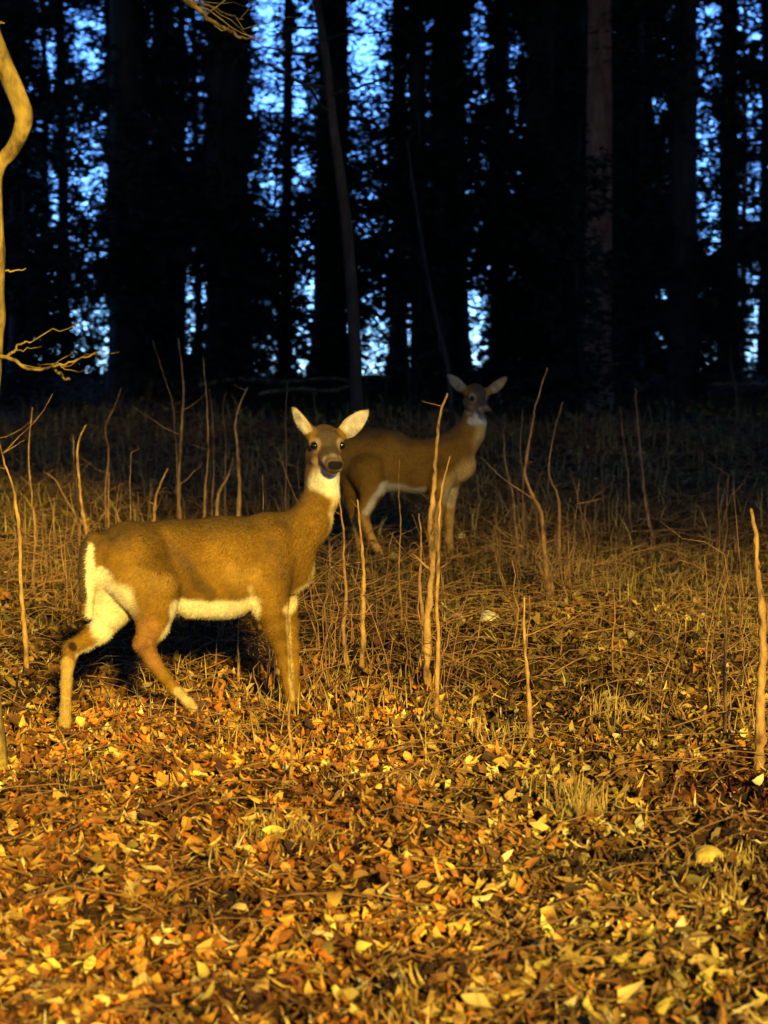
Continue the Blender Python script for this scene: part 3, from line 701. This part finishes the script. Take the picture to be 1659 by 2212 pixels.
# ------------------------------------------------------------------ deer
WHITE = (.72, .62, .36)
EDG = [(a, b) for a in range(8) for b in range(8) if a < b and bin(a ^ b).count('1') == 1]
def surface_nets(Fd, org, h):
    ins = Fd < 0
    cnt = np.zeros(tuple(s-1 for s in Fd.shape), np.int8)
    co = [((c >> 0) & 1, (c >> 1) & 1, (c >> 2) & 1) for c in range(8)]
    sh = Fd.shape
    sl_ = lambda o: tuple(slice(o[i], sh[i]-1+o[i]) for i in range(3))
    for o in co: cnt += ins[sl_(o)]
    cells = np.argwhere((cnt > 0) & (cnt < 8))
    vals = np.stack([Fd[cells[:, 0]+o[0], cells[:, 1]+o[1], cells[:, 2]+o[2]] for o in co], 1)
    accp = np.zeros((len(cells), 3)); ac = np.zeros(len(cells))
    for a, b in EDG:
        v0, v1 = vals[:, a], vals[:, b]; x = (v0 < 0) != (v1 < 0)
        t = np.where(x, v0/np.where(x, v0-v1, 1), 0)
        p = np.array(co[a])[None, :] + t[:, None]*(np.array(co[b])-np.array(co[a]))[None, :]
        accp += p*x[:, None]; ac += x
    V = np.array(org) + h*(cells + accp/ac[:, None])
    idx = np.full(cnt.shape, -1, np.int64); idx[tuple(cells.T)] = np.arange(len(cells))
    Qs = []
    for ax in range(3):
        b, c = (ax+1) % 3, (ax+2) % 3
        s0 = [slice(None)]*3; s1 = [slice(None)]*3
        s0[ax] = slice(0, -1); s1[ax] = slice(1, None)
        A_, B_ = ins[tuple(s0)], ins[tuple(s1)]
        e = np.argwhere(A_ != B_)
        ok = (e[:, b] > 0) & (e[:, c] > 0) & (e[:, b] < cnt.shape[b]) & (e[:, c] < cnt.shape[c]); e = e[ok]
        fl = A_[tuple(e.T)]
        def cell(db, dc):
            q = e.copy(); q[:, b] -= db; q[:, c] -= dc; return idx[tuple(q.T)]
        q = np.stack([cell(1, 1), cell(0, 1), cell(0, 0), cell(1, 0)], 1)
        q[~fl] = q[~fl][:, ::-1]
        Qs.append(q)
    Q = np.vstack(Qs); Q = Q[(Q >= 0).all(1)]
    return V, Q
class Field:
    def __init__(s, lo, hi, h):
        s.h = h; s.lo = np.array(lo, float)
        n = np.ceil((np.array(hi)-s.lo)/h).astype(int) + 1
        s.ax = [s.lo[i] + h*np.arange(n[i]) for i in range(3)]
        s.F = np.full(n, 1.0, np.float32)
    def box(s, c0, c1):
        i0 = [max(0, int((c0[i]-s.lo[i])/s.h)) for i in range(3)]; i1 = [min(len(s.ax[i]), int((c1[i]-s.lo[i])/s.h)+2) for i in range(3)]
        sl_ = tuple(slice(a, b) for a, b in zip(i0, i1))
        g = np.stack(np.meshgrid(*[s.ax[i][sl_[i]] for i in range(3)], indexing='ij'), -1)
        return sl_, g
    def join(s, sl_, d, k):
        f = s.F[sl_]; d = d.astype(np.float32)
        hh = np.clip(.5 + .5*(f-d)/k, 0, 1)
        s.F[sl_] = f*(1-hh) + d*hh - k*hh*(1-hh)
    def cone(s, a, b, ra, rb, k=.02, lat=None, ratio=1.0):
        a, b = np.array(a, float), np.array(b, float); R = max(ra, rb)*max(1, ratio) + 2.5*k
        sl_, g = s.box(np.minimum(a, b)-R, np.maximum(a, b)+R)
        if g.size == 0: return
        if lat is not None:
            f = 1/ratio - 1
            g = g + ((g-a) @ lat)[..., None]*lat*f; b = b + ((b-a) @ lat)*lat*f
        ba = b-a; pa = g-a; t = np.clip((pa @ ba)/(ba @ ba + 1e-12), 0, 1)
        d = np.linalg.norm(pa - t[..., None]*ba, axis=-1) - (ra + (rb-ra)*t)
        s.join(sl_, d, k)
    def ear(s, c, ax, wd, nr, L, W, T, k, bend=5.0):
        sl_, g = s.box(c - L*1.4, c + L*1.4); q = g - c
        pa, pw, pn = q @ ax, q @ wd, q @ nr
        tp = 1 - .38*np.clip(pa/L, -1, 1)
        pn = pn - bend*pw**2 + .25*pa*np.abs(pa/L)*.2
        e = np.stack([pa/L, pw/(W*tp), pn/T], -1); k0 = np.linalg.norm(e, axis=-1)
        gkn = np.linalg.norm(np.stack([pa/L**2, pw/(W*tp)**2, pn/T**2], -1), axis=-1)
        d = k0*(k0-1)/(gkn + 1e-9)
        s.join(sl_, d, k)
def poly_dist(P, poly):
    d = np.full(len(P), 1e9)
    for a, b in zip(poly[:-1], poly[1:]):
        a, b = np.array(a, float), np.array(b, float); ba = b-a
        t = np.clip(((P-a) @ ba)/(ba @ ba + 1e-9), 0, 1); d = np.minimum(d, np.linalg.norm(P-a-t[:, None]*ba, axis=1))
    return d

def make_deer(cfg):
    ox, oy, sc = cfg['map']                          # crop pixel -> picture pixel
    dep = cfg['depth']; near = cfg['near']
    lat = np.array(cfg['lat'], float); lat /= np.linalg.norm(lat)
    mpp = sc/F*cfg['d']                              # metres per crop pixel
    def W(cx, cy, off=0.0): return at(ox + cx*sc, oy + cy*sc, dep(cx) + off)
    fld = Field(cfg['lo'], cfg['hi'], cfg['h'])
    for (ax_, ay, ra, bx, by, rb, off, k, ratio) in cfg['cones']:
        fld.cone(W(ax_, ay, off), W(bx, by, off), ra*mpp, rb*mpp, k, lat if ratio != 1 else None, ratio)
    for chain in cfg['legs']:
        k = chain.get('k', .012); p = chain['p']
        for (x0, y0, r0, o0), (x1, y1, r1, o1) in zip(p[:-1], p[1:]):
            fld.cone(W(x0, y0, o0), W(x1, y1, o1), r0*mpp, r1*mpp, k)
    # head in its own frame
    hx, hy, hoff = cfg['head']; H = W(hx, hy, hoff); yaw, pit, hs = cfg['yaw'], cfg['pitch'], cfg['hs']
    f = np.array([math.sin(yaw)*math.cos(pit), -math.cos(yaw)*math.cos(pit), -math.sin(pit)])
    r = np.array([math.cos(yaw), math.sin(yaw), 0]); u = np.cross(r, f); u = u if u[2] > 0 else -u
    def hp(a, b, c): return H + hs*(a*f + b*r + c*u)
    hc = lambda a, b, ra, rb, k=.02, ratio=1: fld.cone(hp(*a), hp(*b), ra*hs, rb*hs, k, r if ratio != 1 else None, ratio)
    hc((-.055, 0, .012), (-.02, 0, .012), .066, .062, .02)
    hc((-.01, 0, .0), (.075, 0, -.012), .050, .036, .025)
    hc((.075, 0, -.012), (.148, 0, -.016), .036, .030, .02)
    hc((.150, -.012, -.010), (.150, .012, -.010), .022, .022, .012)
    hc((-.035, 0, -.055), (.06, 0, -.050), .050, .030, .02)
    hc((.06, 0, -.050), (.135, 0, -.040), .028, .019, .012)
    for sg in (-1, 1):
        hc((-.012, sg*.048, .022), (.012, sg*.043, .024), .022, .017, .012)
        hc((-.05, sg*.035, -.045), (.01, sg*.034, -.045), .036, .028, .02)
    ears = []
    for (bx, by, tx_, ty_, boff, toff, wpx, face) in cfg['ears']:
        b = W(bx, by, hoff + boff); t = W(tx_, ty_, hoff + toff); ax_ = t-b; Le = np.linalg.norm(ax_); ax_ /= Le
        nr = np.array(face, float); nr -= ax_*(nr @ ax_); nr /= np.linalg.norm(nr); wd = np.cross(ax_, nr)
        c = (b+t)/2 + ax_*.005
        fld.ear(c, ax_, wd, nr, Le*.56, wpx*mpp*.5, .010*hs, .006)
        fld.cone(H*.35 + b*.65 - f*.02, b + ax_*.03, .03*hs, .022*hs, .015)
        ears.append((c, ax_, wd, nr, Le*.56, wpx*mpp*.5))
    V, Q = surface_nets(fld.F, fld.lo, fld.h)
    # two rounds of gentle smoothing
    # ---- coat pattern, with flank fold shade and leg light painted in
    X, Y = project(V); P = np.stack([(X-ox)/sc, (Y-oy)/sc], 1)
    base = np.array(cfg['coat']); C = np.tile(base, (len(V), 1))
    nz = N1(V, 9)[:, None]; nz2 = N2(V, 28)[:, None]; C = C*(1 + .15*nz + .07*nz2 + .10*N3(V, 4.5)[:, None])
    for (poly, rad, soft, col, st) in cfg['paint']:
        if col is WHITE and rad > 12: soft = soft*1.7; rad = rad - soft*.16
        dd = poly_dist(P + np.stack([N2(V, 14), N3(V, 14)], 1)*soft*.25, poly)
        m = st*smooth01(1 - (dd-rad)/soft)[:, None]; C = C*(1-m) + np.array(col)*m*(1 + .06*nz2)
    # head markings in the head's own frame
    q = (V-H)/hs; a, b, c_ = q @ f, q @ r, q @ u
    hm = smooth01((.24 - np.linalg.norm(q - .05*f, axis=1))/.05)
    def hpaint(ctr, rad, soft, col, st):
        nonlocal C
        dd = np.linalg.norm(np.stack([a, b, c_], 1) - np.array(ctr), axis=1)
        m = (st*smooth01(1 - (dd-rad)/soft))[:, None]; C = C*(1-m) + np.array(col)*m
    face = cfg['face']
    for pt in ((.0, 0, .05), (.04, 0, .04), (.08, 0, .03), (.11, 0, .02), (-.04, 0, .07)): hpaint(pt, .022, .045, face, .8)
    for sg in (-1, 1):
        hpaint((.018, sg*.056, .02), .024, .016, (.46, .33, .17), .6)
        hpaint((.125, sg*.036, -.012), .018, .018, (.60, .46, .24), .85)
        hpaint((.06, sg*.05, -.05), .02, .04, (.40, .27, .12), .5)
    hpaint((.14, 0, .0), .026, .022, (.17, .115, .06), .7)
    hpaint((.128, 0, .016), .010, .012, (.40, .30, .18), .7)
    hpaint((.13, 0, -.055), .020, .018, (.74, .66, .44), .9)
    hpaint((.07, 0, -.080), .028, .025, (.74, .66, .44), .9)
    hpaint((.0, 0, -.105), .035, .03, (.74, .66, .44), .9)
    for sg in (-1, 1):
        hpaint((.020, sg*.056, .018), .015, .008, (.02, .012, .006), .95)
    for sg in (-.014, 0, .014): hpaint((.174, sg, -.006), .0155, .005, (.006, .005, .004), 1)
    hpaint((.165, 0, -.036), .016, .008, (.03, .02, .012), .9)
    for (c, ax_, wd, nr, Le, We) in ears:
        qq = V-c; pa, pw, pn = qq @ ax_/Le, qq @ wd/We, qq @ nr
        me_ = (np.abs(pa) < 1.15) & (np.abs(pw) < 1.3) & (np.abs(pn) < .05)
        rim = smooth01((np.hypot(pa, pw) - .72)/.2)
        front = (pn - 5*(pw*We)**2 > -.002)
        inn = np.array(cfg.get('inn', (.66, .56, .34)))*(1 + .22*N2(V, 30)[:, None]) ; inn = inn*(1 - .45*smooth01((.5 - np.hypot(pa - .25, pw + .2)*1.2))[:, None]*np.array([.5, .7, .8]))
        rimc = np.array([.30, .2, .08])
        col = np.where(front[:, None], inn*(1-rim[:, None]*.55) + rimc*rim[:, None]*.55, np.array([.2, .125, .05]))
        w_ = (me_ & (pa > -.85))[:, None]*cfg.get('earw', 1.0); C = C*(1-w_) + col*w_
    # hooves
    for (x, y, off, rr) in cfg['hooves']:
        dd = np.linalg.norm(V - W(x, y, off), axis=1); m = smooth01(1 - (dd-rr)/.012)[:, None]; C = C*(1-m) + np.array([.05, .035, .02])*m
    C = np.clip(C, .004, .85)
    loc = np.array([V[:, 0].mean(), V[:, 1].mean(), V[:, 2].min()])
    t = thing('deer', loc, cfg['label'], 'deer')
    body = npmesh('body', V, Q, M_fur, t, C, True, loc)
    for sg in (-1, 1):
        e = hp(.020, sg*.0545, .020); la, lo_ = np.meshgrid(np.linspace(0, math.pi, 11), np.linspace(0, 2*math.pi, 16, endpoint=False), indexing='ij')
        D = np.stack([np.sin(la)*np.cos(lo_), np.sin(la)*np.sin(lo_), np.cos(la)], -1).reshape(-1, 3)*.0150*hs + e
        npmesh('eye', D, np.array([(i*16+j, i*16+(j+1) % 16, (i+1)*16+(j+1) % 16, (i+1)*16+j) for i in range(10) for j in range(16)]), M_eye, t, None, True, loc)
    # short fur, lying back and down
    nh = cfg['hairs']; rr = np.random.default_rng(4)
    me = body.data; nv = np.empty(len(V)*3, np.float32); me.vertices.foreach_get('normal', nv); nv = nv.reshape(-1, 3)
    pick = rr.integers(0, len(Q), nh); wts = rr.dirichlet(np.ones(4), nh)
    Pp = (V[Q[pick]]*wts[..., None]).sum(1); Nn = nv[Q[pick, 0]]; Cc = C[Q[pick, 0]]
    hd = np.linalg.norm((Pp-H)/hs, axis=1)
    L = np.where(hd < .2, .007, .015)*rr.uniform(.6, 1.3, nh)
    legz = Pp[:, 2] - loc[2]; L = np.where(legz < .33, L*.6, L)
    bd = np.array(cfg['flow'], float); tg = bd + rr.normal(0, .35, (nh, 3)); tg -= Nn*(tg*Nn).sum(1)[:, None]; tg /= np.linalg.norm(tg, axis=1)[:, None] + 1e-9
    dirn = tg*.9 + Nn*rr.uniform(.25, .6, nh)[:, None]; side = np.cross(dirn, Nn); side /= np.linalg.norm(side, axis=1)[:, None] + 1e-9
    wv = .0011*cfg.get('hw', 1)
    Vh = np.stack([Pp - side*wv - Nn*.001, Pp + side*wv - Nn*.001, Pp + dirn*L[:, None]], 1).reshape(-1, 3)
    Ch = np.repeat(Cc*rr.uniform(.72, 1.26, (nh, 1)), 3, axis=0)
    hobj = npmesh('fur', Vh, np.arange(3*nh).reshape(-1, 3), M_hair, t, np.clip(Ch, .004, .85), False, loc); hobj['kind'] = 'stuff'
    return t

deer1 = dict(
    label='white-tailed deer in front, stepping with a hind leg lifted, looking at the camera', map=(109.7, 822.9, .4299), d=7.9, h=.0055,
    depth=lambda cx: 7.68 + (cx-180)/1100*.42, near=-1, lat=(.426, -.905, 0), lo=(-1.42, 7.3, .30), hi=(.02, 8.45, 1.88),
    coat=(.180, .092, .007), face=(.085, .060, .032), hairs=90000, flow=(-.8, -.2, -.5),
    cones=[(1085, 888, 212, 860, 930, 240, 0, .05, .70), (860, 930, 240, 620, 918, 208, 0, .05, .70), (620, 918, 208, 390, 900, 178, 0, .05, .72), (390, 900, 178, 285, 915, 140, 0, .04, .74),
           (1080, 760, 92, 1180, 755, 88, 0, .05, .8), (1150, 900, 190, 1215, 955, 112, 0, .05, .72), (1185, 850, 150, 1308, 700, 104, 0, .05, .72), (1308, 700, 104, 1352, 590, 84, 0, .04, .8),
           (1352, 590, 84, 1362, 470, 84, 0, .03, .9), (1362, 470, 84, 1366, 350, 76, .02, .03, 1), (1386, 480, 58, 1398, 580, 56, -.070, .05, 1),
           (900, 1060, 120, 720, 1080, 110, 0, .05, .8)],
    legs=[dict(k=.03, p=[(1135, 790, 70, -.075), (1110, 900, 100, -.075), (1090, 1010, 90, -.08)]), dict(k=.03, p=[(420, 900, 175, -.05), (520, 1020, 130, -.07)]),
          dict(k=.02, p=[(400, 960, 150, -.06), (520, 1120, 112, -.09), (515, 1230, 74, -.10), (470, 1320, 46, -.10), (515, 1410, 35, -.10), (565, 1480, 28, -.10), (625, 1552, 28, -.10), (690, 1612, 24, -.10), (735, 1660, 22, -.10)]),
          dict(k=.018, p=[(330, 1000, 140, .04), (300, 1140, 105, .07), (245, 1255, 62, .08), (170, 1310, 44, .08), (105, 1345, 40, .08), (86, 1420, 32, .06), (78, 1520, 26, .04), (75, 1640, 25, .01), (72, 1710, 28, 0), (68, 1770, 27, -.02)]),
          dict(k=.02, p=[(1085, 1000, 130, -.07), (1105, 1130, 88, -.09), (1135, 1240, 60, -.09), (1158, 1330, 38, -.09), (1172, 1420, 26, -.09), (1190, 1530, 21, -.09), (1203, 1585, 25, -.09), (1212, 1690, 24, -.09)]),
          dict(k=.02, p=[(1140, 1010, 105, .08), (1180, 1130, 60, .09), (1202, 1240, 42, .09), (1218, 1330, 31, .09), (1226, 1440, 22, .09), (1232, 1540, 20, .09), (1244, 1655, 22, .06)]),
          dict(k=.012, p=[(215, 800, 42, .0), (185, 850, 36, .0), (178, 960, 37, -.01), (184, 1080, 34, -.01), (192, 1180, 20, -.01)])],
    head=(1386, 340, -.06), yaw=math.radians(14), pitch=math.radians(18), hs=1.06,
    ears=[(1305, 262, 1222, 142, .03, .05, 86, (-.8, -.6, .1)), (1458, 272, 1590, 156, .03, .05, 98, (.25, -.95, .0))],
    hooves=[(66, 1782, -.02, .03), (752, 1672, -.10, .03), (1213, 1690, -.09, .03), (1244, 1655, .06, .03)],
    paint=[([(205, 790), (500, 715), (900, 680), (1140, 670), (1235, 560), (1270, 420)], 24, 95, (.10, .058, .014), .9),
                      ([(250, 1010), (262, 1190)], 42, 30, WHITE, .95), ([(330, 1100), (345, 1170), (300, 1220)], 62, 35, WHITE, .92), ([(198, 840), (204, 1000), (208, 1170)], 17, 12, WHITE, 1), ([(168, 800), (154, 880), (154, 980), (162, 1090)], 19, 12, (.06, .038, .016), .97),
           ([(650, 1158), (800, 1166), (930, 1158), (1000, 1146)], 46, 20, WHITE, .97),
           ([(662, 1110), (615, 1215), (560, 1320)], 14, 14, WHITE, .9),
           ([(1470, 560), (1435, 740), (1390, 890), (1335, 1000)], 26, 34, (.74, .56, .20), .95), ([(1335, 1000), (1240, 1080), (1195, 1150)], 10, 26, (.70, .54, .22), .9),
           ([(1335, 505), (1400, 530), (1455, 500)], 34, 24, WHITE, .97),
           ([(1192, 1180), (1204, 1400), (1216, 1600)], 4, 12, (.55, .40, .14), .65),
           ([(320, 1275), (250, 1350), (160, 1400)], 18, 16, WHITE, .95), ([(115, 1337)], 20, 10, (.015, .01, .006), .95) if False else ([(112, 1333), (118, 1340)], 16, 9, (.015, .01, .006), .95),
           ([(680, 910), (735, 1020), (800, 1075)], 12, 38, (.08, .045, .010), .75), ([(600, 850), (650, 870)], 20, 60, (.12, .065, .014), .6), ([(1120, 800), (1150, 900), (1165, 980)], 8, 45, (.12, .065, .014), .55), ([(760, 800), (900, 770), (1000, 790)], 6, 40, (.15, .08, .014), .4), ([(900, 960), (1000, 1000)], 20, 60, (.33, .19, .03), .5), ([(430, 1000), (560, 1020)], 20, 70, (.33, .19, .03), .5),  # first stroke: shade of the flank fold painted into the coat
           ([(1005, 1055)], 0, 1, WHITE, 0) if False else ([(1002, 1045), (1008, 1062)], 6, 16, (.5, .36, .12), .6),
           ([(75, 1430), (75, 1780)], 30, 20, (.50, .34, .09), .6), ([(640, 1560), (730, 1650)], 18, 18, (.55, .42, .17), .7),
           ([(480, 1240), (450, 1330), (520, 1420)], 40, 40, (.32, .145, .035), .6), ([(470, 1345)], 0, 1, WHITE, 0) if False else ([(468, 1345), (480, 1335)], 10, 18, (.12, .05, .015), .6),
           ([(255, 945), (275, 955)], 10, 10, WHITE, .8)])
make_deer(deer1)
deer2 = dict(
    label='white-tailed deer standing behind, partly hidden by the near deer and an orange sapling', map=(603.5, 768.1, .3637), d=12.4, h=.0075,
    depth=lambda cx: 12.45 + (cx-400)/800*.15, near=-1, lat=(.15, -.99, 0), lo=(-.42, 11.9, .40), hi=(.92, 13.0, 2.05),
    inn=(.40, .29, .13), coat=(.29, .14, .012), face=(.075, .052, .034), hairs=45000, flow=(-.8, -.2, -.5), hw=1.4,
    cones=[(980, 640, 150, 820, 655, 152, 0, .05, .70), (820, 655, 152, 640, 640, 158, 0, .05, .70), (640, 640, 158, 520, 600, 150, 0, .05, .72), (520, 600, 150, 450, 600, 120, 0, .04, .74),
           (560, 540, 110, 680, 545, 100, 0, .05, .75),
           (1000, 640, 140, 1085, 650, 85, 0, .05, .72), (1000, 590, 120, 1095, 500, 92, 0, .05, .75), (1095, 500, 92, 1140, 420, 72, 0, .04, .85), (1140, 420, 72, 1165, 300, 58, .02, .03, 1), (1180, 390, 50, 1170, 470, 50, -.055, .05, 1)],
    legs=[dict(k=.02, p=[(520, 680, 120, -.06), (555, 780, 80, -.09), (525, 880, 46, -.09), (498, 950, 33, -.09), (520, 1020, 27, -.09), (548, 1090, 24, -.09), (585, 1150, 21, -.09), (618, 1195, 18, -.09)]),
          dict(k=.02, p=[(450, 680, 110, .06), (445, 800, 66, .08), (440, 890, 42, .08), (452, 960, 32, .08), (468, 1060, 22, .08), (478, 1150, 20, .07), (484, 1225, 20, .06)]),
          dict(k=.02, p=[(960, 720, 95, -.07), (948, 820, 56, -.08), (940, 920, 38, -.08), (936, 1000, 30, -.08), (936, 1100, 21, -.08), (938, 1180, 21, -.08), (940, 1255, 19, -.08)]),
          dict(k=.02, p=[(1000, 720, 85, .07), (1010, 820, 50, .08), (1012, 900, 34, .08), (1010, 990, 27, .08), (1010, 1090, 20, .08), (1020, 1160, 20, .08), (1030, 1235, 18, .07)])],
    head=(1180, 262, -.06), yaw=math.radians(24), pitch=math.radians(28), hs=1.02,
    ears=[(1095, 205, 1008, 118, .03, .05, 66, (-.3, -.85, .2)), (1248, 215, 1348, 132, .03, .05, 62, (.25, -.95, .0))],
    hooves=[(622, 1200, -.09, .025), (484, 1228, .06, .025), (940, 1258, -.08, .025), (1032, 1240, .07, .025)],
    paint=[([(450, 470), (620, 430), (800, 500), (960, 510), (1040, 430), (1110, 260)], 12, 50, (.14, .08, .03), .7),
           ([(630, 795), (740, 805), (850, 815)], 26, 18, WHITE, .9), ([(628, 760), (570, 850), (515, 930)], 13, 12, WHITE, .95),
           ([(1215, 420), (1210, 540), (1165, 660), (1080, 720), (1000, 780)], 30, 50, (.66, .42, .11), .9), ([(940, 900), (936, 1240)], 14, 20, (.55, .33, .08), .9), ([(1012, 900), (1014, 1230)], 14, 20, (.50, .30, .08), .8), ([(500, 960), (560, 1090), (615, 1195)], 10, 20, (.50, .28, .06), .9), ([(450, 960), (484, 1225)], 10, 20, (.42, .25, .06), .8),  # pale chest fur, plus golden light on chest and legs painted into the coat
           ([(1150, 385), (1215, 388)], 16, 14, WHITE, .97), ([(1030, 810), (1010, 880)], 18, 16, (.7, .55, .25), .8), ([(1000, 780), (985, 860)], 10, 15, (.6, .45, .18), .6)])
make_deer(deer2)
